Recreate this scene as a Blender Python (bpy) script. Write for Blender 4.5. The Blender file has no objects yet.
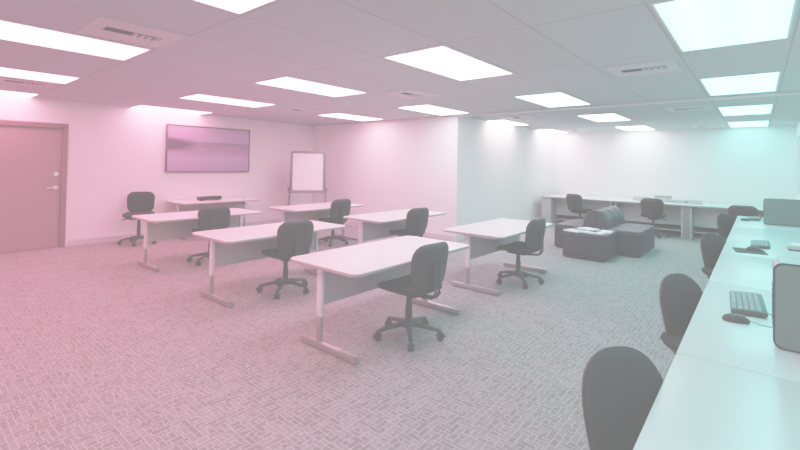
import bpy, bmesh, math, random
from mathutils import Vector, Matrix
random.seed(7)
S = bpy.context.scene
C = S.collection
PI = math.pi
R = math.radians

# ------------------------------------------------------------------ materials
def mat(name, col, rough=0.6, metal=0.0, noise=0.0, nscale=40.0, bump=0.0, spec=0.4):
    m = bpy.data.materials.new(name); m.use_nodes = True
    nt = m.node_tree; b = nt.nodes['Principled BSDF']
    b.inputs['Roughness'].default_value = rough
    b.inputs['Metallic'].default_value = metal
    b.inputs['Specular IOR Level'].default_value = spec
    b.inputs['Base Color'].default_value = (*col, 1)
    if noise or bump:
        tc = nt.nodes.new('ShaderNodeTexCoord')
        n = nt.nodes.new('ShaderNodeTexNoise'); n.inputs['Scale'].default_value = nscale
        n.inputs['Detail'].default_value = 3
        nt.links.new(tc.outputs['Object'], n.inputs['Vector'])
        if noise:
            mx = nt.nodes.new('ShaderNodeMix'); mx.data_type = 'RGBA'
            mx.inputs[6].default_value = (*[c * (1 - noise) for c in col], 1)
            mx.inputs[7].default_value = (*[min(1, c * (1 + noise)) for c in col], 1)
            nt.links.new(n.outputs['Fac'], mx.inputs[0]); nt.links.new(mx.outputs[2], b.inputs['Base Color'])
        if bump:
            bp = nt.nodes.new('ShaderNodeBump'); bp.inputs['Strength'].default_value = bump
            bp.inputs['Distance'].default_value = 0.01
            nt.links.new(n.outputs['Fac'], bp.inputs['Height']); nt.links.new(bp.outputs['Normal'], b.inputs['Normal'])
    return m

def emis(name, col, st):
    m = bpy.data.materials.new(name); m.use_nodes = True
    nt = m.node_tree; nt.nodes.clear()
    e = nt.nodes.new('ShaderNodeEmission'); o = nt.nodes.new('ShaderNodeOutputMaterial')
    e.inputs['Color'].default_value = (*col, 1); e.inputs['Strength'].default_value = st
    nt.links.new(e.outputs[0], o.inputs[0])
    return m

M = {
    'wall': mat('wall_paint', (.80, .79, .79), .85, noise=.02, nscale=3, bump=.05),
    'base': mat('baseboard_paint', (.60, .58, .58), .55, noise=.02),
    'track': mat('track_metal', (.70, .70, .70), .35, .0, noise=.03),
    'door': mat('door_paint', (.33, .23, .25), .5, noise=.03, nscale=6),
    'dframe': mat('door_frame_paint', (.25, .16, .17), .45, noise=.03),
    'chrome': mat('brushed_chrome', (.42, .41, .41), .32, .75, noise=.05, nscale=90),
    'lam': mat('white_laminate', (.80, .79, .785), .32, noise=.02, nscale=8),
    'lamedge': mat('laminate_edge', (.34, .33, .33), .5, noise=.02),
    'leg': mat('white_leg_metal', (.72, .71, .71), .4, noise=.02),
    'panel': mat('grey_modesty_panel', (.41, .38, .39), .6, noise=.03),
    'fabric': mat('black_fabric', (.030, .030, .031), .95, noise=.25, nscale=260, bump=.2, spec=.15),
    'plastic': mat('black_plastic', (.030, .029, .029), .5, noise=.1),
    'vinyl': mat('charcoal_vinyl', (.038, .043, .054), .5, noise=.15, nscale=30, spec=.3),
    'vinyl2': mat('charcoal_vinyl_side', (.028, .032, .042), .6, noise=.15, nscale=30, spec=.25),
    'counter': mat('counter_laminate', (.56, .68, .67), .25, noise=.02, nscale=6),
    'cpanel': mat('counter_panel', (.42, .42, .42), .6, noise=.03),
    'cpanel2': mat('counter_light_panel', (.55, .55, .55), .6, noise=.03),
    'dark': mat('dark_trim', (.04, .04, .04), .7, noise=.1, spec=.1),
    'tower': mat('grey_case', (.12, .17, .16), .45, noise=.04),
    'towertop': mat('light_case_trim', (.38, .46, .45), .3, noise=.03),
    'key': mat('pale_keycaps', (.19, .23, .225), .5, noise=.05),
    'kb': mat('keyboard_body', (.06, .06, .06), .5, noise=.05),
    'mouse': mat('mouse_shell', (.04, .035, .035), .3, noise=.05),
    'grey': mat('mid_grey_plastic', (.22, .22, .22), .5, noise=.04),
    'paper': mat('white_paper', (.86, .86, .86), .7, noise=.03, nscale=20),
    'paper2': mat('grey_shaded_paper', (.30, .31, .32), .6, noise=.3, nscale=14),  # cover grey, darkened to carry the shading outlines of the stacks
    'easel': mat('easel_metal', (.22, .20, .21), .4, .3, noise=.05),
    'vent': mat('vent_metal', (.58, .58, .59), .5, noise=.03),
    'ventdark': mat('vent_slot', (.05, .05, .05), .8, noise=.1),
    'tframe': mat('light_frame_white', (.78, .78, .78), .5, noise=.02),
    'tvframe': mat('display_bezel', (.10, .09, .10), .35, noise=.05),
    'silver': mat('satin_nickel', (.8, .78, .78), .3, .8, noise=.04),
    'glass_out': emis('daylight_glass', (.75, 1, .98), 1.1),
    'winframe': mat('window_frame_paint', (.75, .77, .77), .5, noise=.02),
}

def carpet():
    m = bpy.data.materials.new('woven_carpet'); m.use_nodes = True
    nt = m.node_tree; N = nt.nodes.new; L = nt.links.new; b = nt.nodes['Principled BSDF']
    b.inputs['Roughness'].default_value = 1; b.inputs['Specular IOR Level'].default_value = .1
    tc = N('ShaderNodeTexCoord')
    def brick(rot, sx, w, h, mort, off):
        mp = N('ShaderNodeMapping'); mp.inputs['Rotation'].default_value = (0, 0, rot)
        mp.inputs['Location'].default_value = off
        L(tc.outputs['Object'], mp.inputs['Vector'])
        br = N('ShaderNodeTexBrick'); br.offset = .37; br.offset_frequency = 2; br.squash = .6; br.squash_frequency = 3
        br.inputs['Scale'].default_value = sx; br.inputs['Brick Width'].default_value = w
        br.inputs['Row Height'].default_value = h; br.inputs['Mortar Size'].default_value = mort
        br.inputs['Mortar Smooth'].default_value = .3; br.inputs['Bias'].default_value = -.1
        br.inputs['Color1'].default_value = (.12, .12, .12, 1); br.inputs['Color2'].default_value = (.40, .40, .40, 1)
        br.inputs['Mortar'].default_value = (.85, .85, .85, 1)
        L(mp.outputs[0], br.inputs['Vector']); return br
    a = brick(0, 1, .088, .032, .0026, (0, 0, 0)); c = brick(PI/2, 1, .105, .037, .003, (.13, .31, 0))
    ns = N('ShaderNodeTexNoise'); ns.inputs['Scale'].default_value = 12; ns.inputs['Detail'].default_value = 1
    L(tc.outputs['Object'], ns.inputs['Vector'])
    st = N('ShaderNodeMath'); st.operation = 'GREATER_THAN'; st.inputs[1].default_value = .5; L(ns.outputs['Fac'], st.inputs[0])
    mx = N('ShaderNodeMix'); mx.data_type = 'RGBA'; L(st.outputs[0], mx.inputs[0]); L(a.outputs['Color'], mx.inputs[6]); L(c.outputs['Color'], mx.inputs[7])
    n2 = N('ShaderNodeTexNoise'); n2.inputs['Scale'].default_value = 160; n2.inputs['Detail'].default_value = 2; L(tc.outputs['Object'], n2.inputs['Vector'])
    m2 = N('ShaderNodeMix'); m2.data_type = 'RGBA'; m2.inputs[0].default_value = .3; L(mx.outputs[2], m2.inputs[6]); L(n2.outputs['Fac'], m2.inputs[7])
    cr = N('ShaderNodeValToRGB'); L(m2.outputs[2], cr.inputs['Fac'])
    cr.color_ramp.elements[0].position = .16; cr.color_ramp.elements[0].color = (.165, .16, .16, 1)
    cr.color_ramp.elements[1].position = .74; cr.color_ramp.elements[1].color = (.43, .42, .42, 1)
    L(cr.outputs[0], b.inputs['Base Color'])
    bp = N('ShaderNodeBump'); bp.inputs['Strength'].default_value = .25; bp.inputs['Distance'].default_value = .004
    L(m2.outputs[2], bp.inputs['Height']); L(bp.outputs[0], b.inputs['Normal'])
    return m

GX, DX, GY, DY = -.1616, 2.1598, 3.5817, 2.7519     # troffer lattice
def ceiling_mat():
    m = bpy.data.materials.new('ceiling_tiles'); m.use_nodes = True
    nt = m.node_tree; N = nt.nodes.new; L = nt.links.new; b = nt.nodes['Principled BSDF']
    b.inputs['Roughness'].default_value = .95
    tc = N('ShaderNodeTexCoord'); mp = N('ShaderNodeMapping'); L(tc.outputs['Object'], mp.inputs['Vector'])
    mp.inputs['Location'].default_value = (-(GX - DX/6), -(GY - DY/4), 0)
    br = N('ShaderNodeTexBrick'); br.offset = 0; br.squash = 1
    br.inputs['Scale'].default_value = 1; br.inputs['Brick Width'].default_value = DX/3; br.inputs['Row Height'].default_value = DY/2
    br.inputs['Mortar Size'].default_value = .008; br.inputs['Mortar Smooth'].default_value = .2
    br.inputs['Color1'].default_value = (.52, .565, .575, 1); br.inputs['Color2'].default_value = (.54, .585, .595, 1)
    br.inputs['Mortar'].default_value = (.40, .40, .40, 1)
    L(mp.outputs[0], br.inputs['Vector'])
    n = N('ShaderNodeTexNoise'); n.inputs['Scale'].default_value = 70; n.inputs['Detail'].default_value = 4; L(tc.outputs['Object'], n.inputs['Vector'])
    mx = N('ShaderNodeMix'); mx.data_type = 'RGBA'; mx.blend_type = 'MULTIPLY'; mx.inputs[0].default_value = .12
    L(br.outputs['Color'], mx.inputs[6]); L(n.outputs['Fac'], mx.inputs[7]); L(mx.outputs[2], b.inputs['Base Color'])
    bp = N('ShaderNodeBump'); bp.inputs['Strength'].default_value = .15; bp.inputs['Distance'].default_value = .003
    L(n.outputs['Fac'], bp.inputs['Height']); L(bp.outputs[0], b.inputs['Normal'])
    return m

def screen_mat():
    # lilac lake view: sky with streaks, dark headland at the left, flat shoreline, still water
    m = bpy.data.materials.new('lake_picture'); m.use_nodes = True
    nt = m.node_tree; N = nt.nodes.new; L = nt.links.new; b = nt.nodes['Principled BSDF']
    b.inputs['Roughness'].default_value = .35
    tc = N('ShaderNodeTexCoord'); sp = N('ShaderNodeSeparateXYZ'); L(tc.outputs['Object'], sp.inputs[0])
    def math_(op, a, c=None, d=None):
        x = N('ShaderNodeMath'); x.operation = op
        for i, v in enumerate((a, c, d)):
            if v is None: continue
            if hasattr(v, 'links'): L(v, x.inputs[i])
            else: x.inputs[i].default_value = v
        return x.outputs[0]
    y, z = sp.outputs[1], sp.outputs[2]         # y -0.9..0.9 ; z -0.48..0.48
    ramp = N('ShaderNodeValToRGB'); L(math_('MULTIPLY_ADD', z, 1.04, .5), ramp.inputs[0])
    el = ramp.color_ramp.elements
    el[0].position = 0; el[0].color = (.50, .34, .50, 1)
    el[1].position = 1; el[1].color = (.56, .44, .58, 1)
    for p, c in ((.30, (.66, .47, .66, 1)), (.46, (.50, .30, .46, 1)), (.60, (.40, .24, .36, 1)), (.655, (.36, .24, .34, 1)), (.665, (.58, .44, .58, 1)), (.8, (.62, .46, .62, 1))):
        e = el.new(p); e.color = c
    mp = N('ShaderNodeMapping'); mp.inputs['Scale'].default_value = (1, 1.6, 9); L(tc.outputs['Object'], mp.inputs[0])
    ns = N('ShaderNodeTexNoise'); ns.inputs['Scale'].default_value = 1.6; ns.inputs['Detail'].default_value = 3; L(mp.outputs[0], ns.inputs[0])
    st = N('ShaderNodeValToRGB'); L(ns.outputs['Fac'], st.inputs[0])
    st.color_ramp.elements[0].position = .55; st.color_ramp.elements[0].color = (0, 0, 0, 1)
    st.color_ramp.elements[1].position = .75; st.color_ramp.elements[1].color = (.35, .35, .35, 1)
    a = N('ShaderNodeMix'); a.data_type = 'RGBA'; L(st.outputs[0], a.inputs[0]); L(ramp.outputs[0], a.inputs[6]); a.inputs[7].default_value = (.8, .66, .8, 1)
    # dark headland with its reflection
    lx = math_('SUBTRACT', 1.0, math_('MULTIPLY', math_('ADD', y, .9), 1.9))
    lz = math_('SUBTRACT', 1.0, math_('MULTIPLY', math_('ABSOLUTE', math_('SUBTRACT', z, .09)), 6.5))
    hl = math_('MULTIPLY', math_('MAXIMUM', lz, 0), math_('MAXIMUM', math_('MULTIPLY_ADD', lx, 1.2, .25), 0))
    hl = math_('MINIMUM', math_('MULTIPLY', hl, 1.7), .92)
    h = N('ShaderNodeMix'); h.data_type = 'RGBA'; L(hl, h.inputs[0]); L(a.outputs[2], h.inputs[6]); h.inputs[7].default_value = (.12, .07, .12, 1)
    dk = N('ShaderNodeMix'); dk.data_type = 'RGBA'; dk.blend_type = 'MULTIPLY'; dk.inputs[0].default_value = 1; dk.inputs[7].default_value = (.62, .66, .72, 1)
    L(h.outputs[2], dk.inputs[6]); L(dk.outputs[2], b.inputs['Base Color'])
    return m

M['carpet'] = carpet(); M['ceiling'] = ceiling_mat(); M['screen'] = screen_mat()

# ------------------------------------------------------------------ mesh helpers
def new(): return bmesh.new()

def box(bm, x0, x1, y0, y1, z0, z1, bev=0.0, seg=2, mtx=None):
    t = bmesh.new(); bmesh.ops.create_cube(t, size=1)
    for v in t.verts:
        v.co = Vector((x0 + (v.co.x + .5)*(x1 - x0), y0 + (v.co.y + .5)*(y1 - y0), z0 + (v.co.z + .5)*(z1 - z0)))
    if bev: bmesh.ops.bevel(t, geom=t.edges[:] , offset=bev, segments=seg, affect='EDGES', profile=.6)
    if mtx: bmesh.ops.transform(t, matrix=mtx, verts=t.verts)
    merge(bm, t); return bm

def merge(bm, t):
    mp = {v: bm.verts.new(v.co) for v in t.verts}
    for f in t.faces:
        try: bm.faces.new([mp[v] for v in f.verts])
        except ValueError: pass
    t.free()

def tube(bm, pts, rad, n=10, cap=True, flat=1.0):
    pts = [Vector(p) for p in pts]; rings = []
    rads = rad if isinstance(rad, (list, tuple)) else [rad]*len(pts)
    up = Vector((0, 0, 1))
    for i, p in enumerate(pts):
        d = (pts[min(i + 1, len(pts)-1)] - pts[max(i - 1, 0)]).normalized()
        a = d.cross(up)
        if a.length < 1e-3: a = d.cross(Vector((0, 1, 0)))
        a.normalize(); b = a.cross(d).normalized()
        rings.append([bm.verts.new(p + a*math.cos(2*PI*k/n)*rads[i] + b*math.sin(2*PI*k/n)*rads[i]*flat) for k in range(n)])
    for i in range(len(rings)-1):
        for k in range(n):
            bm.faces.new((rings[i][k], rings[i][(k+1) % n], rings[i+1][(k+1) % n], rings[i+1][k]))
    if cap: bm.faces.new(rings[0][::-1]); bm.faces.new(rings[-1])
    return bm

def lathe(bm, prof, n=20, cx=0, cy=0):
    rings = []
    for r, z in prof:
        rings.append([bm.verts.new((cx + r*math.cos(2*PI*k/n), cy + r*math.sin(2*PI*k/n), z)) for k in range(n)])
    for i in range(len(rings)-1):
        for k in range(n): bm.faces.new((rings[i][k], rings[i][(k+1) % n], rings[i+1][(k+1) % n], rings[i+1][k]))
    bm.faces.new(rings[0][::-1]); bm.faces.new(rings[-1])
    return bm

def cyl(bm, p0, p1, r, n=14): return tube(bm, [p0, p1], r, n)

def rrect(w, h, r, seg=5):
    o = []
    for cx, cy, a0 in ((w/2-r, h/2-r, 0), (-w/2+r, h/2-r, PI/2), (-w/2+r, -h/2+r, PI), (w/2-r, -h/2+r, 1.5*PI)):
        for k in range(seg + 1):
            a = a0 + k*PI/2/seg; o.append((cx + r*math.cos(a), cy + r*math.sin(a)))
    return o

def egg(w, h, n=36, top=.8, e=2.6):
    o = []
    for k in range(n):
        a = 2*PI*k/n; c, s = math.cos(a), math.sin(a)
        x = abs(c)**(2/e)*(1 if c > 0 else -1)*w/2; y = abs(s)**(2/e)*(1 if s > 0 else -1)*h/2
        x *= 1 - (1-top)*(.5 - y/h)
        o.append((x, y))
    return o

def pad(bm, outline, prof, f):
    """stack of scaled outlines (inset distance, height) closed at both ends; f maps (u,v,w) to space"""
    hw = max(abs(u) for u, v in outline); hh = max(abs(v) for u, v in outline); rings = []
    for ins, w in prof:
        rings.append([bm.verts.new(f(u*(1-ins/hw), v*(1-ins/hh), w)) for u, v in outline])
    n = len(outline)
    for i in range(len(rings)-1):
        for k in range(n): bm.faces.new((rings[i][k], rings[i][(k+1) % n], rings[i+1][(k+1) % n], rings[i+1][k]))
    for rg, ins_w, flip in ((rings[0], prof[0], True), (rings[-1], prof[-1], False)):
        hub = bm.verts.new(f(0, 0, ins_w[1]))
        for k in range(n):
            q = (rg[k], rg[(k+1) % n], hub); bm.faces.new(q[::-1] if flip else q)
    return bm

def obj(name, bm, m, parent=None, smooth=True, angle=40):
    bmesh.ops.recalc_face_normals(bm, faces=bm.faces)
    me = bpy.data.meshes.new(name)
    if smooth:
        lim = R(angle)
        for f in bm.faces: f.smooth = True
        for e in bm.edges:
            if len(e.link_faces) == 2 and e.calc_face_angle(0) > lim: e.smooth = False
    bm.to_mesh(me); bm.free()
    me.materials.append(m)
    o = bpy.data.objects.new(name, me); C.objects.link(o)
    if parent: o.parent = parent
    return o

def tag(o, label, cat, group=None):
    o['label'] = label; o['category'] = cat
    if group: o['group'] = group
    return o

def thing(name, label, cat, loc=(0, 0, 0), rz=0, group=None):
    o = bpy.data.objects.new(name, None); C.objects.link(o); o.empty_display_size = .1
    o.location = loc; o.rotation_euler = (0, 0, rz)
    return tag(o, label, cat, group)

def struct(name, bm, m, parent=None, smooth=False):
    o = obj(name, bm, m, parent, smooth)
    if not parent: o['kind'] = 'structure'
    return o

def dup(root, loc, rz, label, group=None):
    r = root.copy(); C.objects.link(r); r.location = loc; r.rotation_euler = (0, 0, rz); r['label'] = label
    if group: r['group'] = group
    for ch in list(root.children):
        c = ch.copy(); C.objects.link(c); c.parent = r
        for g in list(ch.children):
            d = g.copy(); C.objects.link(d); d.parent = c
    return r

# ------------------------------------------------------------------ room shell
W1, W2, W3, W4, WE, WS = -9.06, 7.25, -4.575, 12.6, .63, -3.2
CZ = 2.487
struct('floor', box(new(), W1-.1, WE+.1, WS-.1, W4+.1, -.1, 0), M['carpet'])
struct('ceiling', box(new(), W1-.1, WE+.1, WS-.1, W4+.1, CZ, CZ+.1), M['ceiling'])
DY0, DY1, DZ = .95, 1.965, 2.06           # door opening in the west wall
bm = new()
box(bm, W1-.1, W1, WS, DY0, 0, CZ); box(bm, W1-.1, W1, DY1, W2, 0, CZ); box(bm, W1-.1, W1, DY0, DY1, DZ, CZ)
struct('wall_west', bm, M['wall'])
struct('wall_partition', box(new(), W1, W3, W2, W2+.12, 0, CZ), M['wall'])
struct('wall_recess', box(new(), W3-.12, W3, W2+.12, W4, 0, CZ), M['wall'])
struct('wall_north', box(new(), W3-.12, WE+.1, W4, W4+.1, 0, CZ), M['wall'])
WY0, WY1, WZ0, WZ1 = 9.9, 12.25, .95, 2.25
bm = new()
box(bm, WE, WE+.1, WS, WY0, 0, CZ); box(bm, WE, WE+.1, WY1, W4, 0, CZ); box(bm, WE, WE+.1, WY0, WY1, 0, WZ0); box(bm, WE, WE+.1, WY0, WY1, WZ1, CZ)
struct('wall_east', bm, M['wall'])
struct('wall_south', box(new(), W1-.1, WE+.1, WS-.1, WS, 0, CZ), M['wall'])
# window in the east wall, just at the edge of the view
w = bpy.data.objects.new('window_1', None); C.objects.link(w); w['kind'] = 'structure'
bm = new()
for y0, y1, z0, z1 in ((WY0, WY1, WZ0, WZ0+.06), (WY0, WY1, WZ1-.06, WZ1), (WY0, WY0+.06, WZ0+.06, WZ1-.06), (WY1-.06, WY1, WZ0+.06, WZ1-.06), ((WY0+WY1)/2-.03, (WY0+WY1)/2+.03, WZ0+.06, WZ1-.06)):
    box(bm, WE-.012, WE+.05, y0, y1, z0, z1, .004)
struct('window_frame', bm, M['winframe'], w)
struct('window_sill', box(new(), WE-.05, WE+.05, WY0-.03, WY1+.03, WZ0-.03, WZ0, .005), M['winframe'], w)
struct('pane', box(new(), WE+.06, WE+.07, WY0, WY1, WZ0, WZ1), M['glass_out'], w)
# baseboards
def baseb(name, x0, x1, y0, y1):
    struct(name, box(new(), x0, x1, y0, y1, 0, .105, .006), M['base'])
baseb('baseboard_west', W1, W1+.018, DY1+.07, W2)
baseb('baseboard_partition', W1+.018, W3+.02, W2-.02, W2)
baseb('baseboard_recess', W3, W3+.02, W2, W4)
baseb('baseboard_north', W3+.02, WE, W4-.018, W4)
baseb('baseboard_east', WE-.018, WE, 9.25, W4-.018)
# ceiling track running on from the partition
bm = new(); box(bm, W3, WE, W2-.02, W2+.05, CZ-.028, CZ, .004)
struct('trim_1', bm, M['track'])
bm = new(); box(bm, W1, W3+.01, W2-.012, W2, CZ-.03, CZ, .003)
struct('trim_2', bm, M['track'])

# door
d = bpy.data.objects.new('door_1', None); C.objects.link(d); d['kind'] = 'structure'
fr = new(); f_ = .065
box(fr, W1-.08, W1+.015, DY0-.005, DY0+.045, 0, DZ, .004); box(fr, W1-.08, W1+.015, DY1-.045, DY1+.005, 0, DZ, .004)
box(fr, W1-.08, W1+.015, DY0-.005, DY1+.005, DZ-.045, DZ+.01, .004)
box(fr, W1, W1+.022, DY0-.03, DY0+.01, 0, DZ+.03, .004); box(fr, W1, W1+.022, DY1-.01, DY1+.03, 0, DZ+.03, .004); box(fr, W1, W1+.022, DY0-.03, DY1+.03, DZ-.005, DZ+.035, .004)
struct('door_frame', fr, M['dframe'], d)
leaf = struct('door_panel', box(new(), W1-.07, W1-.022, DY0+.047, DY1-.047, .006, DZ-.047, .003), M['door'], d)
hb = new(); hy = DY1-.115
tube(hb, [(W1-.025, hy, 1.01), (W1-.010, hy, 1.01)], .036, 18)
tube(hb, [(W1-.012, hy, 1.01), (W1+.04, hy, 1.01), (W1+.05, hy-.02, 1.01), (W1+.05, hy-.13, 1.005)], .012, 10)
struct('door_handle', hb, M['silver'], leaf, True)
hb = new(); tube(hb, [(W1-.025, hy, 1.24), (W1-.005, hy, 1.24)], .034, 18); tube(hb, [(W1-.006, hy, 1.24), (W1+.004, hy, 1.24)], .02, 14)
struct('deadbolt', hb, M['silver'], leaf, True)

# ------------------------------------------------------------------ ceiling lights (2 x 4 troffers) and vents
PINK, MID, NEU, TEAL = (1.0, .24, .41), (.92, .48, .66), (.34, .52, .55), (.09, .58, .52)
STR = 25.0
def lerp(a, b, t): return tuple(x + (y-x)*t for x, y in zip(a, b))
def tone(x, y):
    if y > 8 and -5.2 < x < -4: return (.95, .66, .78)      # warm pair washing the recessed wall
    if 5.5 < y < 7 and -5.2 < x < -4: return (.76, .66, .80)
    if y > 8 and x < -1.5: return (.56, .56, .60)
    dd = max(.25, -x*.64 + y*.768); u = (x*.768 + y*.64)/dd
    px = 400 + 430*u
    stops = [(270, PINK), (400, MID), (535, NEU), (680, TEAL)]
    if px <= stops[0][0]: return stops[0][1]
    for (a, ca), (b, cb) in zip(stops, stops[1:]):
        if px <= b: return lerp(ca, cb, (px-a)/(b-a))
    return stops[-1][1]
def diffuser_mat(col):
    m = bpy.data.materials.new('troffer_diffuser'); m.use_nodes = True
    nt = m.node_tree; N = nt.nodes.new; L = nt.links.new; nt.nodes.clear()
    tc = N('ShaderNodeTexCoord'); sp = N('ShaderNodeSeparateXYZ'); L(tc.outputs['Object'], sp.inputs[0])
    wv = N('ShaderNodeMath'); wv.operation = 'MULTIPLY'; wv.inputs[1].default_value = 19.6; L(sp.outputs[0], wv.inputs[0])
    cs = N('ShaderNodeMath'); cs.operation = 'COSINE'; L(wv.outputs[0], cs.inputs[0])
    ma = N('ShaderNodeMath'); ma.operation = 'MULTIPLY_ADD'; ma.inputs[1].default_value = -.16*STR; ma.inputs[2].default_value = STR; L(cs.outputs[0], ma.inputs[0])
    e = N('ShaderNodeEmission'); e.inputs['Color'].default_value = (*col, 1); L(ma.outputs[0], e.inputs['Strength'])
    o = N('ShaderNodeOutputMaterial'); L(e.outputs[0], o.inputs[0]); return m
LW, LL = .64, 1.305
LIGHTS = {
 (0, 0): 'largest ceiling light panel, above the right counter at the top edge',
 (0, 1): 'second light panel in the row above the right counter, just before the ceiling track',
 (0, 2): 'third light panel in the row above the right counter, just past the ceiling track',
 (0, 3): 'farthest light panel in the row above the right counter, against the back wall',
 (-1, -1): 'light panel cut off by the top edge of the picture, left of centre',
 (-1, 0): 'wide light panel above the nearest white table and its chair',
 (-1, 1): 'light panel touching the ceiling track, above the lounge seating',
 (-1, 2): 'light panel past the ceiling track, in front of the recessed wall, middle of its row',
 (-1, 3): 'small far light panel by the back wall, above the lounge seating',
 (-2, -1): 'long light panel nearest the left edge, beside the slatted ceiling vent',
 (-2, 0): 'light panel above the second table row, right of the wall screen',
 (-2, 1): 'light panel meeting the top of the white partition wall, near its outer corner',
 (-2, 2): 'narrow light panel washing the recessed wall beside the partition corner',
 (-2, 3): 'farthest narrow light panel washing the recessed wall near the back corner',
 (-3, -1): 'light panel at the left edge, second in line above the door side',
 (-3, 0): 'light panel on the ceiling directly before the wall screen',
 (-3, 1): 'small light panel above the flip chart corner, along the partition wall',
 (-4, -1): 'thin light panel at the left edge, right above the door',
 (-4, 0): 'thin light panel next to the screen wall, closest to its top edge',
}
fr_me = None
for (i, j), lab in LIGHTS.items():
    x, y = GX + i*DX, GY + j*DY
    t = thing('ceiling_light', lab, 'ceiling light', (x, y, CZ), 0, 'fluorescent troffer panels in the suspended ceiling')
    if fr_me is None:
        bm = new(); a, b = LW/2, LL/2; k = .014
        for q in ((-a-k, a+k, -b-k, -b), (-a-k, a+k, b, b+k), (-a-k, -a, -b, b), (a, a+k, -b, b)):
            box(bm, q[0], q[1], q[2], q[3], -.008, 0)
        o = obj('frame', bm, M['tframe'], t, False); fr_me = o.data
        df_me = None
    else:
        o = bpy.data.objects.new('frame', fr_me); C.objects.link(o); o.parent = t
    o = obj('diffuser', box(new(), -LW/2, LW/2, -LL/2, LL/2, -.006, -.001), diffuser_mat(tone(x, y)), t, False)
# fixtures of the same rows beyond the frame (behind and above the camera): real lamps on the ceiling
for i, j in ((0, -1), (0, -2), (-1, -2), (-2, -2), (-3, -2)):
    x, y = GX + i*DX, GY + j*DY
    ld = bpy.data.lights.new('ceiling_lamp', 'AREA'); ld.shape = 'RECTANGLE'; ld.size = LW; ld.size_y = LL
    col = {(0, -1): (.05, .52, .48), (0, -2): (.6, .5, .55), (-1, -2): (.9, .4, .52)}.get((i, j), PINK)
    ld.color = col; ld.energy = PI*LW*LL*STR*.9
    lo = bpy.data.objects.new('ceiling_lamp', ld); C.objects.link(lo); lo.location = (x, y, CZ-.01)

def vent(x, y, lab, first=[None]):
    if first[0]:
        return dup(first[0], (x, y, CZ), PI/2 if x < -3 else 0, lab)
    t = thing('ceiling_vent', lab, 'ceiling vent', (x, y, CZ), 0, 'air vents set in the ceiling')
    bm = new()
    for q in ((-.30, .30, -.30, -.285), (-.30, .30, .285, .30), (-.30, -.285, -.285, .285), (.285, .30, -.285, .285)): box(bm, *q, -.006, 0)
    obj('frame', bm, M['vent'], t, False)
    obj('face_plate', box(new(), -.285, .285, -.285, .285, -.003, -.0005), M['vent'], t, False)
    bm = new(); box(bm, -.19, -.01, -.055, .055, -.005, -.002)
    obj('slot', bm, M['ventdark'], t, False)
    bm = new()
    for k in range(4): box(bm, .0+k*.05, .022+k*.05, -.055, .055, -.016, -.002, mtx=Matrix.Shear('XY', 4, (.0, .0)))
    obj('louver', bm, M['vent'], t, False)
    bm = new(); box(bm, -.005, .20, -.06, .06, -.0045, -.0025)
    obj('slot', bm, M['grey'], t, False)
    first[0] = t; return t
vent(-.88, 4.80, 'square ceiling vent with a dark slot, left of the largest light panel')
vent(-3.76, 1.22, 'slatted ceiling vent beside the long light panel at upper left')
vent(-3.76, 4.72, 'ceiling vent between the lights above the middle of the room')
vent(-3.76, 8.25, 'ceiling vent just past the track, in front of the recessed wall lights')
vent(-3.76, 11.85, 'far ceiling vent near the back left corner of the recess')
vent(-.88, 8.38, 'ceiling vent just past the track, left of the right counter lights')
vent(-.88, 11.95, 'far ceiling vent close to the back wall, left of the last counter light')
vent(-6.64, 5.0, 'small ceiling vent before the corner of the screen wall')
vent(-7.36, 1.14, 'ceiling vent between the two light panels at the left edge')

# ------------------------------------------------------------------ training tables
TZ = .70
def make_table(label, loc):
    t = thing('training_table', label, 'table', loc, 0, 'white training tables')
    w, l = .82, 1.63
    bm = new(); pad(bm, rrect(w, l, .07, 6), [(.004, -.030), (0, -.026), (0, -.004), (.004, 0)], lambda u, v, q: Vector((u, v, TZ + q)))
    top = obj('tabletop', bm, M['lam'], t)
    bm = new(); pad(bm, rrect(w, l, .07, 6), [(.0, -.029), (-.002, -.024), (-.002, -.008), (0, -.005)], lambda u, v, q: Vector((u, v, TZ + q)))
    obj('edge_band', bm, M['lamedge'], top)
    lx = -.09
    for s in (-1, 1):
        y = s*.715
        bm = new(); box(bm, lx-.030, lx+.030, y-.018, y+.018, .26, TZ-.032, .008)
        lg = obj('leg', bm, M['leg'], t)
        bm = new(); box(bm, lx-.025, lx+.025, y-.014, y+.014, .05, .265, .006)
        obj('lower_post', bm, M['chrome'], lg)
        bm = new(); box(bm, -.31, .34, y-.021, y+.021, .010, .058, .005, 2)
        for q in (-.27, .30): lathe(bm, [(.018, 0), (.018, .014)], 12, q, y)
        obj('foot', bm, M['chrome'], lg)
        bm = new(); box(bm, -.26, .30, y-.02, y+.02, TZ-.055, TZ-.029, .006)
        obj('top_bracket', bm, M['leg'], lg)
    bm = new(); box(bm, lx-.012, lx+.006, -.695, .695, .345, TZ-.05, .003)
    obj('modesty_panel', bm, M['panel'], t)
    return t
TABS = [(-2.63, 3.00, 'nearest white training table, in front of the room centre'),
        (-4.47, 3.02, 'white training table in the middle of the front row, between two others'),
        (-6.52, 3.09, 'white training table of the front row nearest the door'),
        (-2.62, 5.28, 'white training table standing alone before the recessed wall corner'),
        (-4.42, 5.25, 'white training table behind the nearest one, beside the partition wall'),
        (-6.30, 5.20, 'white training table in front of the flip chart easel'),
        (-8.62, 4.40, 'white training table against the wall under the screen')]
proto = None
for x, y, lab in TABS:
    if proto is None: proto = make_table(lab, (x, y, 0))
    else: dup(proto, (x, y, 0), 0, lab)

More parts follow.
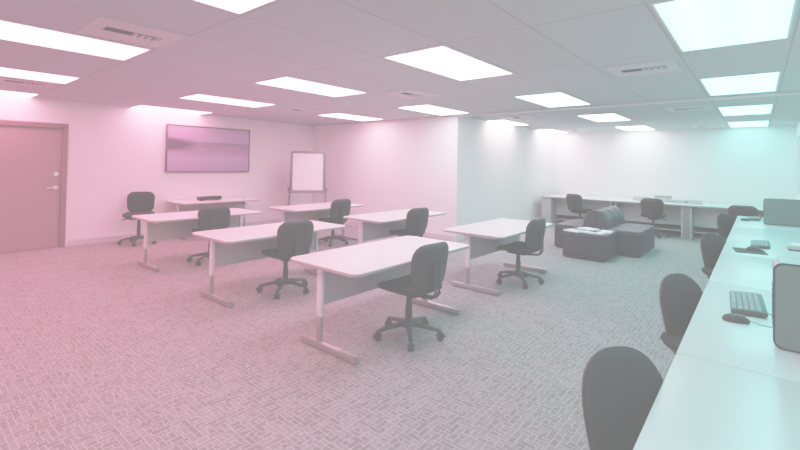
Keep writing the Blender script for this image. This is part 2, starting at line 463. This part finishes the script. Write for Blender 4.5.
# ------------------------------------------------------------------ task chairs (facing +Y locally)
def make_chair(label, tall=False, cat='chair'):
    t = thing('task_chair', label, cat, (0, 0, 0), 0, 'black fabric task chairs')
    for k in range(5):
        a = R(83 + 72*k); c, s = math.cos(a), math.sin(a)
        bm = new(); tube(bm, [(c*.03, s*.03, .115), (c*.10, s*.10, .112), (c*.22, s*.22, .092), (c*.285, s*.285, .078)], [.032, .028, .022, .019], 10, flat=.75)
        lg = obj('leg', bm, M['plastic'], t)
        bm = new(); cx, cy = c*.285, s*.285
        lathe(bm, [(.012, .045), (.012, .075)], 8, cx, cy)
        for e in (-1, 1):
            p = Vector((cx, cy, .028)); ax = Vector((-s, c, 0))
            cyl(bm, p + ax*e*.006, p + ax*e*.026, .028, 16)
        tube(bm, [(cx + c*.03*math.cos(b) , cy + s*.03*math.cos(b), .03 + .031*math.sin(b)) for b in [R(x) for x in range(0, 181, 30)]], .012, 8, flat=1)
        obj('caster', bm, M['plastic'], lg)
    bm = new(); lathe(bm, [(.045, .085), (.05, .10), (.048, .13), (.036, .145)], 20)
    obj('base_hub', bm, M['plastic'], t)
    bm = new(); lathe(bm, [(.030, .13), (.030, .27), (.024, .275), (.024, .365), (.04, .37), (.04, .385)], 18)
    obj('gas_column', bm, M['plastic'], t)
    bm = new(); box(bm, -.09, .09, -.14, .12, .375, .412, .014)
    mech = obj('tilt_mechanism', bm, M['plastic'], t)
    bm = new(); tube(bm, [(.08, .03, .39), (.20, .03, .385), (.26, .04, .38)], [.007, .007, .012], 8); obj('lever', bm, M['plastic'], mech)
    # seat
    def fs(u, v, q):
        dz = -.035*max(0, (v-.10)/.14)**2 + .018*(abs(u)/.24)**2 + .012*max(0, (-v-.1)/.13)
        return Vector((u*(1 + .05*v/.23), v - .012, .415 + q + dz))
    bm = new(); pad(bm, rrect(.49, .50, .16, 7), [(.05, .005), (.012, .012), (0, .032), (.006, .05), (.03, .063), (.08, .066), (.16, .060)], fs)
    seat = obj('seat', bm, M['fabric'], t)
    bm = new(); pad(bm, rrect(.48, .49, .16, 7), [(.12, -.010), (.03, -.004), (.006, .010), (.004, .02)], fs); obj('seat_shell', bm, M['plastic'], seat)
    # back
    if tall: out = egg(.41, .52, 40, .66, 2.4); zc, tilt = .572, R(9)
    else: out = [(u*(.955 + .045*v/.1925), v) for u, v in rrect(.45, .385, .12, 7)]; zc, tilt = .655, R(8)
    yb = -.235 if tall else -.275
    ct, st = math.cos(tilt), math.sin(tilt)
    def fb(u, v, q):
        n = q + .55*u*u - .25*v*v + .012
        return Vector((u, yb + n*ct - v*st, zc + v*ct + n*st))
    bm = new(); pad(bm, out, [(.03, -.004), (.004, .0), (0, .016), (.008, .034), (.035, .046), (.09, .048), (.15, .044)], fb)
    back = obj('backrest', bm, M['fabric'], t)
    bm = new(); pad(bm, out, [(.10, -.028), (.035, -.024), (.006, -.010), (-.004, .004), (-.004, .012), (.004, .014)], fb); obj('back_shell', bm, M['plastic'], back)
    bm = new()
    zt = zc - (.02 if not tall else .06)
    path = [(0, -.08, .392), (0, -.18, .388), (0, yb-.01, .40), (0, yb-.042, .44), (0, yb-.042, .52), (0, yb-.040, zt+.05)]
    for e in (-1, 1): tube(bm, [(e*.022 + p[0], p[1], p[2]) for p in path], .022, 8, flat=.45)
    tube(bm, [(-.04, yb-.045, .49), (.04, yb-.045, .49)], .014, 10)
    obj('back_bracket', bm, M['plastic'], t)
    return t
def face(dx, dy): return math.atan2(dy, dx) - PI/2
c1 = make_chair('black task chair pulled up to the nearest white table')
c1.location = (-2.34, 2.96, 0); c1.rotation_euler.z = face(-.995, .08)
CH = [(-4.27, 3.03, (-.985, .17), 'black task chair at the middle table of the front row'),
      (-6.33, 3.16, (-.96, .28), 'black task chair at the front row table nearest the door'),
      (-8.50, 2.93, (.90, -.42), 'black task chair raised high against the screen wall, right of the door'),
      (-2.42, 5.28, (-.995, .08), 'black task chair at the table alone before the recessed wall corner'),
      (-4.22, 5.22, (-.985, .17), 'black task chair at the table beside the partition wall, behind the nearest table'),
      (-6.12, 5.38, (-.99, .12), 'black task chair at the table in front of the flip chart easel'),
      (-3.36, 11.05, (.3, .95), 'black task chair at the left end of the back counter'),
      (-1.79, 11.0, (-.05, 1), 'black task chair at the back counter in front of the paper stacks'),
      (-.20, 10.38, (.05, 1), 'black wide backed task chair past the far end of the right counter')]
for x, y, fdir, lab in CH:
    r = dup(c1, (x - .04*fdir[0], y - .04*fdir[1], 0), face(*fdir), lab)
    if 'raised' in lab:                       # its gas column is pushed up
        for ch in r.children:
            n = ch.name.split('.')[0]
            if n == 'gas_column': ch.scale.z = 1.16
            elif n in ('seat', 'backrest', 'back_bracket', 'tilt_mechanism'): ch.location.z = .061
t1 = make_chair('black high backed task chair nearest the camera at the right counter', True)
t1['group'] = 'black high backed task chairs at the right counter'
def tall_at(bx, by, deg):      # by backrest position
    a = R(deg); return (bx + .22*math.cos(a), by + .22*math.sin(a), 0), a - PI/2
l_, r_ = tall_at(-.37, 1.73, -34); t1.location = l_; t1.rotation_euler.z = r_
for bx, by, deg, lab in [(-.365, 3.22, -30, 'black high backed task chair at the right counter beside the nearest keyboard'),
                         (-.35, 5.55, -32, 'black high backed task chair at the right counter beside the mouse pad'),
                         (-.37, 8.18, -32, 'black high backed task chair at the far end of the right counter')]:
    l_, r_ = tall_at(bx, by, deg); dup(t1, l_, r_, lab, 'black high backed task chairs at the right counter')

TZ = .73
# ------------------------------------------------------------------ right counter desks
CX = -.262
DS = [(-.35, 2.15, 'white counter desk section nearest the camera, bare top'),
      (2.15, 3.66, 'white counter desk section carrying the nearest keyboard and grey computer case'),
      (3.66, 5.0, 'bare white counter desk section just beyond the nearest keyboard'),
      (5.0, 7.47, 'white counter desk section holding the dark mouse pad and second keyboard'),
      (7.47, 9.2, 'white counter desk section at the far end of the right counter')]
for y0, y1, lab in DS:
    t = thing('counter_desk', lab, 'desk', (CX, y0, 0), 0, 'white desk sections along the right wall')
    l = y1 - y0 - .006; w = WE - .022 - CX
    top = obj('desktop', box(new(), 0, w, .003, l, TZ-.032, TZ, .005), M['counter'], t)
    obj('edge_band', box(new(), -.002, .001, .008, l-.005, TZ-.028, TZ-.006, .0), M['lamedge'], top, False)
    for yy in (.04, l-.065): obj('side_panel', box(new(), .08, w-.03, yy, yy+.025, 0, TZ-.032, .002), M['cpanel'], t)
    obj('modesty_panel', box(new(), w-.06, w-.04, .066, l-.066, .25, TZ-.032, .002), M['cpanel'], t)

# ------------------------------------------------------------------ back counter
BY = 11.0
t = thing('back_counter', 'long white counter along the back wall with grey panels below', 'counter', (-4.36, BY, 0))
bl, bd = 4.96, W4 - .02 - BY
top = obj('worktop', box(new(), 0, bl, 0, bd, TZ-.035, TZ, .005), M['counter'], t)
obj('front_edge', box(new(), .01, bl-.01, -.003, .001, TZ-.032, TZ-.006), M['lamedge'], top, False)
obj('end_panel', box(new(), .0, .22, .05, .075, 0, TZ-.035, .002), M['cpanel'], t)
for x in (.22, 1.66, 1.76, 3.08, 3.24, 4.6): obj('support_panel', box(new(), x, x+.03, .06, bd-.1, 0, TZ-.035, .002), M['cpanel'], t)
obj('cable_cover', box(new(), 3.111, 3.239, .055, .09, 0, TZ-.035, .002), M['grey'], t)
for a, b in ((.255, 1.655), (1.795, 3.075), (3.275, 4.595)): obj('modesty_panel', box(new(), a, b, .42, .44, .24, TZ-.035, .002), M['cpanel2'], t)
obj('dark_floor_bar', box(new(), 1.80, 3.07, .75, .82, .0, .05, .006), M['dark'], t)  # dark bar along the floor under the counter
obj('low_shelf', box(new(), .255, 4.595, .45, bd-.06, .10, .125, .002), M['cpanel2'], t)

# ------------------------------------------------------------------ lounge seating: two benches back to back with rolled backs, and an ottoman
def lounge(name, label, loc, sgn, length, w=.72):
    t = thing(name, label, 'bench', loc, 0, 'charcoal lounge benches back to back')
    x0, x1 = sorted((0.004*sgn, w*sgn))
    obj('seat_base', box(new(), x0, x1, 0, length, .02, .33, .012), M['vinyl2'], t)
    fx = sorted((sgn*.03, sgn*(w-.03)))
    obj('plinth', box(new(), fx[0], fx[1], .03, length-.03, 0, .022), M['dark'], t)
    n = 3; sl = length/n
    for k in range(n):
        ya, yb = k*sl + .003, (k+1)*sl - .003
        obj('seat_cushion', box(new(), x0, x1, ya, yb, .332, .43, .022, 3), M['vinyl'], t)
        bm = new(); prof = [(0.0, .0)] + [(.205*math.sin(R(a))**.9, .31*math.cos(R(a))) for a in range(0, 91, 9)][0:]
        ring = [[bm.verts.new((sgn*(.006 + px), y, .43 + pz)) for px, pz in prof] for y in (ya, ya+.012, yb-.012, yb)]
        for q, rg in enumerate(ring):
            if q in (0, 3):
                for v in rg: v.co.x = sgn*(.006 + (abs(v.co.x)-.006)*.97); v.co.z = .43 + (v.co.z-.43)*.97
        m_ = len(prof)
        for q in range(3):
            for s in range(m_): bm.faces.new((ring[q][s], ring[q][(s+1) % m_], ring[q+1][(s+1) % m_], ring[q+1][s]))
        bm.faces.new(ring[0]); bm.faces.new(ring[-1][::-1])
        obj('back_cushion', bm, M['vinyl'], t)
    return t
lounge('lounge_bench', 'charcoal lounge bench with rolled back facing the recessed wall', (-2.215, 8.08, 0), -1, 1.25)
lounge('lounge_bench', 'charcoal lounge bench with rolled back facing the right counter', (-2.215, 8.08, 0), 1, 1.25)
t = thing('ottoman', 'square charcoal ottoman with magazines on top, before the lounge benches', 'ottoman', (-2.17, 7.62, 0))
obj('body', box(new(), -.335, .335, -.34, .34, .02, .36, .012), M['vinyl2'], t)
obj('cushion_top', box(new(), -.34, .34, -.345, .345, .361, .43, .02, 3), M['vinyl'], t)
obj('plinth', box(new(), -.30, .30, -.31, .31, 0, .022), M['dark'], t)

def magazine(label, loc, rz, w=.21, l=.28, h=.016, m='paper', group='magazines on the ottoman', name='magazine', cat='magazine'):
    t = thing(name, label, cat, loc, rz, group)
    pg = obj('pages', box(new(), -w/2, w/2-.003, -l/2+.002, l/2-.002, .001, h), M['paper'], t, False)
    bm = new(); box(bm, -w/2-.001, w/2, -l/2, l/2, h, h+.0015); box(bm, -w/2-.001, w/2, -l/2, l/2, 0, .001); box(bm, -w/2-.002, -w/2, -l/2, l/2, 0, h+.0015)
    obj('cover', bm, M[m], t, False); return t
oz = .4305
magazine('white magazine at the left edge of the ottoman', (-2.36, 7.42, oz), R(70))
magazine('white magazine at the back of the ottoman, half under another', (-2.25, 7.78, oz), R(100))
magazine('white magazine in the middle of the ottoman, topmost of the pile', (-2.20, 7.66, oz+.018), R(62), h=.018)
magazine('white magazine at the front of the ottoman', (-2.05, 7.44, oz), R(85))
magazine('white magazine at the right corner of the ottoman', (-1.93, 7.68, oz), R(8), w=.16)
t = thing('remote_control', 'small dark remote lying on the magazines on the ottoman', 'remote', (-2.075, 7.455, oz+.018), R(60))
obj('body', box(new(), -.02, .02, -.07, .07, 0, .016, .005), M['plastic'], t)
bm = new()
for k in range(4):
    for e in (-1, 1): lathe(bm, [(.005, .0155), (.005, .018)], 8, e*.009, -.045+k*.026)
obj('buttons', bm, M['grey'], t)

# ------------------------------------------------------------------ papers on the back counter
z = TZ + .0005
def stack(label, loc, rz, sheets, m='paper', w=.30, l=.26, g='paper stacks on the back counter'):
    t = thing('paper_stack', label, 'papers', loc, rz, g)
    bm = new(); zz = 0
    for k in range(sheets):
        h = random.uniform(.012, .02); a = Matrix.Rotation(random.uniform(-.12, .12), 4, 'Z') @ Matrix.Translation((random.uniform(-.012, .012), random.uniform(-.012, .012), 0))
        box(bm, -w/2, w/2, -l/2, l/2, zz, zz+h, mtx=a); zz += h
    obj('sheets', bm, M[m], t, False)
    obj('cover_sheet', box(new(), -w/2+.005, w/2-.005, -l/2+.005, l/2-.005, zz, zz+.004), M['paper2'], t, False)  # grey cover whose darker colour holds the stack's shaded outlines
stack('tall white paper stack with a grey cover on the back counter, left of the others', (-2.18, 11.75, z), R(80), 5, 'cpanel2')
t = thing('document_box', 'pale grey box on the back counter behind the task chair', 'box', (-1.72, 11.80, z), R(6))
obj('body', box(new(), -.17, .17, -.12, .12, 0, .10, .004), M['cpanel2'], t)
obj('lid', box(new(), -.175, .175, -.125, .125, .101, .125, .004), M['grey'], t)
stack('low loose white paper pile on the back counter, right of the grey box', (-1.38, 11.62, z), R(84), 3, 'cpanel2')
stack('thin white paper pile on the back counter, rightmost and nearest the counter edge', (-1.07, 11.60, z), R(96), 4, 'cpanel2')

# ------------------------------------------------------------------ computer cases, keyboards, mice on the right counter
def tower(label, x, y):
    t = thing('computer_case', label, 'computer', (x, y, TZ), 0, 'grey computer cases on the right counter')
    w, h, dp = .50, .366, .22
    def ff(u, v, q): return Vector((w/2 + u, q, h/2 + .004 + v))
    bm = new(); pad(bm, rrect(w, h, .035, 6), [(.004, 0.006), (0, .012), (0, dp-.012), (.004, dp-.006)], ff); obj('shell', bm, M['towertop'], t)
    bm = new(); pad(bm, rrect(w-.012, h-.012, .032, 6), [(.0, .0), (0, .006), (.004, .0065)], ff); obj('side_panel', bm, M['tower'], t)
    o = rrect(w+.003, h+.003, .036, 6); i_ = rrect(w-.014, h-.014, .032, 6)
    bm = new(); n = len(o); rg = [[bm.verts.new(ff(u, v, q)) for u, v in L_] for L_, q in ((i_, .003), (o, .003), (o, .014), (i_, .014))]
    for a in range(4):
        for k in range(n): bm.faces.new((rg[a][k], rg[a][(k+1) % n], rg[(a+1) % 4][(k+1) % n], rg[(a+1) % 4][k]))
    obj('edge_trim', bm, M['dark'], t)
    bm = new()
    for k in range(6): box(bm, -.002, .0015, .04, dp-.04, .09+k*.03, .105+k*.03)
    obj('front_grille', bm, M['dark'], t, False)
    bm = new()
    for px, py in ((.06, .04), (w-.06, .04), (.06, dp-.04), (w-.06, dp-.04)): lathe(bm, [(.012, 0), (.012, .006)], 10, px, py)
    obj('foot', bm, M['dark'], t)
tower('grey rounded computer case nearest the camera on the right counter', .052, 2.48)
tower('grey computer case at the far end of the right counter', .06, 8.05)

def keyboard(label, loc, rz, kbw=.44, kbd=.155, cord=None):
    # long side along local X, rear edge +Y
    t = thing('keyboard', label, 'keyboard', loc, rz, 'keyboards on the right counter')
    tl = Matrix.Rotation(R(4), 4, 'X') @ Matrix.Translation((0, 0, .006))
    body = obj('body', box(new(), -kbw/2, kbw/2, -kbd/2, kbd/2, 0, .02, .006, mtx=tl), M['kb'], t)
    rows = [14, 14, 13, 12, 8]; bm = new(); bn = new()
    for r, n in enumerate(rows):
        x = -kbw/2 + .012; full = kbw*.72; kw = full/n
        y0 = kbd/2 - .022 - r*.026 - .012
        for k in range(n):
            wd = kw - .0025
            box(bm, x+.001, x+wd, y0-.011, y0+.0105, .019, .027, .0025, 1, mtx=tl); x += kw
        for k in range(4):
            xx = kbw*.26 + k*.0235 - .002
            box(bm, xx+.006, xx+.027, y0-.011, y0+.0105, .019, .027, .0025, 1, mtx=tl)
    obj('keys', bm, M['key'], t)
    if cord:
        bm = new(); tube(bm, cord, .0025, 6); obj('cord', bm, M['plastic'], t)
    return t
KR = -PI/2    # rear edge towards the right wall
z = TZ + .001
keyboard('keyboard on the right counter beside the nearest computer case', (-.045, 3.15, z), KR+R(3), cord=[(.15, .07, .02), (.17, .10, .008), (.19, .16, .004), (.22, .26, .004), (.22, .38, .004)])
keyboard('keyboard behind the dark mouse pad on the right counter', (.02, 5.74, z), KR)
keyboard('farthest keyboard on the right counter, before the far computer case', (-.04, 8.72, z), KR-R(6))

def mouse(label, loc, rz, cord=None):
    t = thing('computer_mouse', label, 'mouse', loc, rz, 'computer mice on the right counter')
    def fm(u, v, q): return Vector((u, v, q*(1 - .35*abs(v+.01)/.06) if q > .006 else q))
    bm = new(); pad(bm, egg(.064, .118, 28, .95, 2.2), [(.006, 0), (0, .005), (.001, .016), (.007, .030), (.016, .037), (.025, .039)], fm)
    b = obj('body', bm, M['mouse'], t)
    bm = new(); tube(bm, [(-.004, .03, .031), (.004, .03, .031)], .007, 12); obj('scroll_wheel', bm, M['grey'], b)
    if cord:
        bm = new(); tube(bm, cord, .002, 6); obj('cord', bm, M['plastic'], t)
mouse('dark mouse with a cord on the bare counter beside the nearest keyboard', (-.085, 2.785, z), KR+R(12), cord=[(0, .055, .012), (.01, .10, .003), (.03, .17, .002), (.07, .24, .002), (.11, .36, .002)])
t = thing('mouse_pad', 'dark mouse pad on the right counter before the second keyboard', 'mouse pad', (-.06, 5.27, TZ+.0005), R(8))
bm = new(); pad(bm, rrect(.24, .30, .02, 4), [(0, 0), (0, .003), (.002, .004)], lambda u, v, q: Vector((u, v, q)))
obj('base', bm, M['plastic'], t)
bm = new(); pad(bm, rrect(.232, .292, .018, 4), [(0, .0041), (0, .005)], lambda u, v, q: Vector((u, v, q)))
obj('cloth_top', bm, M['dark'], t)
mouse('dark mouse on the dark mouse pad', (-.03, 5.34, TZ+.006), KR+R(15))
mouse('dark mouse beside the farthest keyboard', (-.15, 8.38, z), KR)
t = thing('telephone', 'pale low desk device at the right edge, behind the nearest computer case', 'device', (.33, 5.72, TZ), R(-8))
obj('body', box(new(), -.10, .12, -.12, .12, .012, .05, .012), M['towertop'], t)
obj('base', box(new(), -.09, .11, -.11, .11, 0, .014, .003), M['dark'], t)
obj('top_plate', box(new(), -.07, .10, -.09, .09, .0505, .054, .002), M['paper'], t)

# ------------------------------------------------------------------ wall screen, easel, things on the far table
t = thing('wall_screen', 'wide wall display showing a lilac lake landscape', 'screen', (W1, 4.465, 1.745))
sw, sh = 1.81, .965
bm = new(); y_, z_ = sw/2, sh/2; e = .022
for q in ((-y_, y_, -z_, -z_+e), (-y_, y_, z_-e, z_), (-y_, -y_+e, -z_+e, z_-e), (y_-e, y_, -z_+e, z_-e)): box(bm, .02, .075, q[0], q[1], q[2], q[3], .003)
obj('bezel', bm, M['tvframe'], t)
obj('back_housing', box(new(), .005, .055, -y_+.03, y_-.03, -z_+.03, z_-.03, .005), M['plastic'], t)
obj('display_panel', box(new(), .058, .066, -y_+e, y_-e, -z_+e, z_-e), M['screen'], t, False)

t = thing('flip_chart_easel', 'flip chart easel with a white pad standing in the corner', 'easel', (-8.06, 6.32, 0), math.atan2(-.63, .78) + PI/2)
bw, bh, bz = .76, .95, 1.30     # faces local -Y
tl = Matrix.Translation((0, 0, bz)) @ Matrix.Rotation(R(-6), 4, 'X')
bm = new()
for q in ((-bw/2, bw/2, bh/2-.03, bh/2), (-bw/2, bw/2, -bh/2, -bh/2+.03), (-bw/2, -bw/2+.03, -bh/2+.03, bh/2-.03), (bw/2-.03, bw/2, -bh/2+.03, bh/2-.03)):
    box(bm, q[0], q[1], -.015, .015, q[2], q[3], .004, mtx=tl)
fr = obj('board_frame', bm, M['easel'], t)
obj('clamp_bar', box(new(), -bw/2, bw/2, -.034, -.016, bh/2-.055, bh/2-.005, .004, mtx=tl), M['easel'], fr)
obj('board', box(new(), -bw/2+.03, bw/2-.03, -.008, .008, -bh/2+.03, bh/2-.03, mtx=tl), M['cpanel2'], t)
obj('paper_pad', box(new(), -bw/2+.04, bw/2-.04, -.020, -.0085, -bh/2+.04, bh/2-.06, mtx=tl), M['paper'], t, False)
obj('pen_tray', box(new(), -bw/2-.05, bw/2+.05, -.075, .02, -bh/2-.03, -bh/2-.005, .005, mtx=tl), M['easel'], t)
for sx in (-1, 1):
    bm = new(); tube(bm, [(sx*(bw/2+.0), .03, 1.72), (sx*(bw/2+.02), -.02, .95), (sx*(bw/2+.08), -.16, .01)], .014, 10); obj('leg', bm, M['easel'], t)
    bm = new(); tube(bm, [(sx*(bw/2-.06), .06, 1.70), (sx*(bw/2+.02), .22, .9), (sx*(bw/2+.07), .36, .01)], .012, 10); obj('leg', bm, M['easel'], t)
    bm = new(); box(bm, sx*(bw/2+.05)-.015, sx*(bw/2+.05)+.015, -.07, .0, .83, .93, .005); obj('bracket', bm, M['easel'], t)

t = thing('conference_bar', 'low black bar shaped device on the table under the wall screen', 'speaker', (-8.60, 4.26, .7005), R(3))
obj('housing', box(new(), -.055, .055, -.24, .24, .012, .085, .014, 3), M['plastic'], t)
bm = new()
for yy in (-.17, .17): box(bm, -.04, .04, yy-.03, yy+.03, 0, .013, .003)
obj('foot', bm, M['dark'], t)
obj('grille', box(new(), .0555, .059, -.215, .215, .025, .075, .001), M['fabric'], t)
t = thing('small_cube_device', 'tiny white cube on the table under the wall screen', 'device', (-8.45, 4.93, .7005), R(20))
obj('body', box(new(), -.02, .02, -.02, .02, .0, .035, .006), M['paper'], t)
obj('indicator', box(new(), .0202, .0215, -.006, .006, .014, .02), M['grey'], t, False)

# ------------------------------------------------------------------ world, camera, view
w = bpy.data.worlds.new('World'); S.world = w; w.use_nodes = True
w.node_tree.nodes['Background'].inputs[0].default_value = (.75, .9, .95, 1); w.node_tree.nodes['Background'].inputs[1].default_value = .3

F, TH, PY, ROLL, PITCH = 429.46, .6952, 156.90, .0166, .0172
f2 = Vector((-math.sin(TH), math.cos(TH), 0)); r2 = Vector((math.cos(TH), math.sin(TH), 0)); k = Vector((0, 0, 1))
fw = f2*math.cos(PITCH) + k*math.sin(PITCH); up = k*math.cos(PITCH) - f2*math.sin(PITCH)
ri = r2*math.cos(ROLL) + up*math.sin(ROLL); u2 = up*math.cos(ROLL) - r2*math.sin(ROLL)
cam = bpy.data.cameras.new('Camera'); co = bpy.data.objects.new('Camera', cam); C.objects.link(co)
mx = Matrix(((ri.x, u2.x, -fw.x, 0), (ri.y, u2.y, -fw.y, 0), (ri.z, u2.z, -fw.z, 1.5), (0, 0, 0, 1)))
co.matrix_world = mx
cam.sensor_width = 36; cam.lens = F/800*36; cam.shift_y = -(225 - PY)/800; cam.clip_start = .05
S.camera = co
S.view_settings.view_transform = 'Standard'; S.view_settings.look = 'None'
LIFT = .165            # soft, low contrast print: raised blacks and a gentle shoulder
S.view_settings.use_curve_mapping = True
cm = S.view_settings.curve_mapping
cm.white_level = (6, 6, 6); cm.extend = 'HORIZONTAL'
cv = cm.curves[3]
cv.points[0].location = (0, LIFT); cv.points[1].location = (1, 1)
for x in (.08, .2, .4, .65, 1.0, 1.45, 2.0, 2.8, 4.0): cv.points.new(x/6, LIFT + (1 - LIFT)*(1 - math.exp(-x)))
for p in cv.points: p.handle_type = 'AUTO'
cm.update()
S.cycles.max_bounces = 8; S.cycles.diffuse_bounces = 6
S.cycles.use_denoising = True
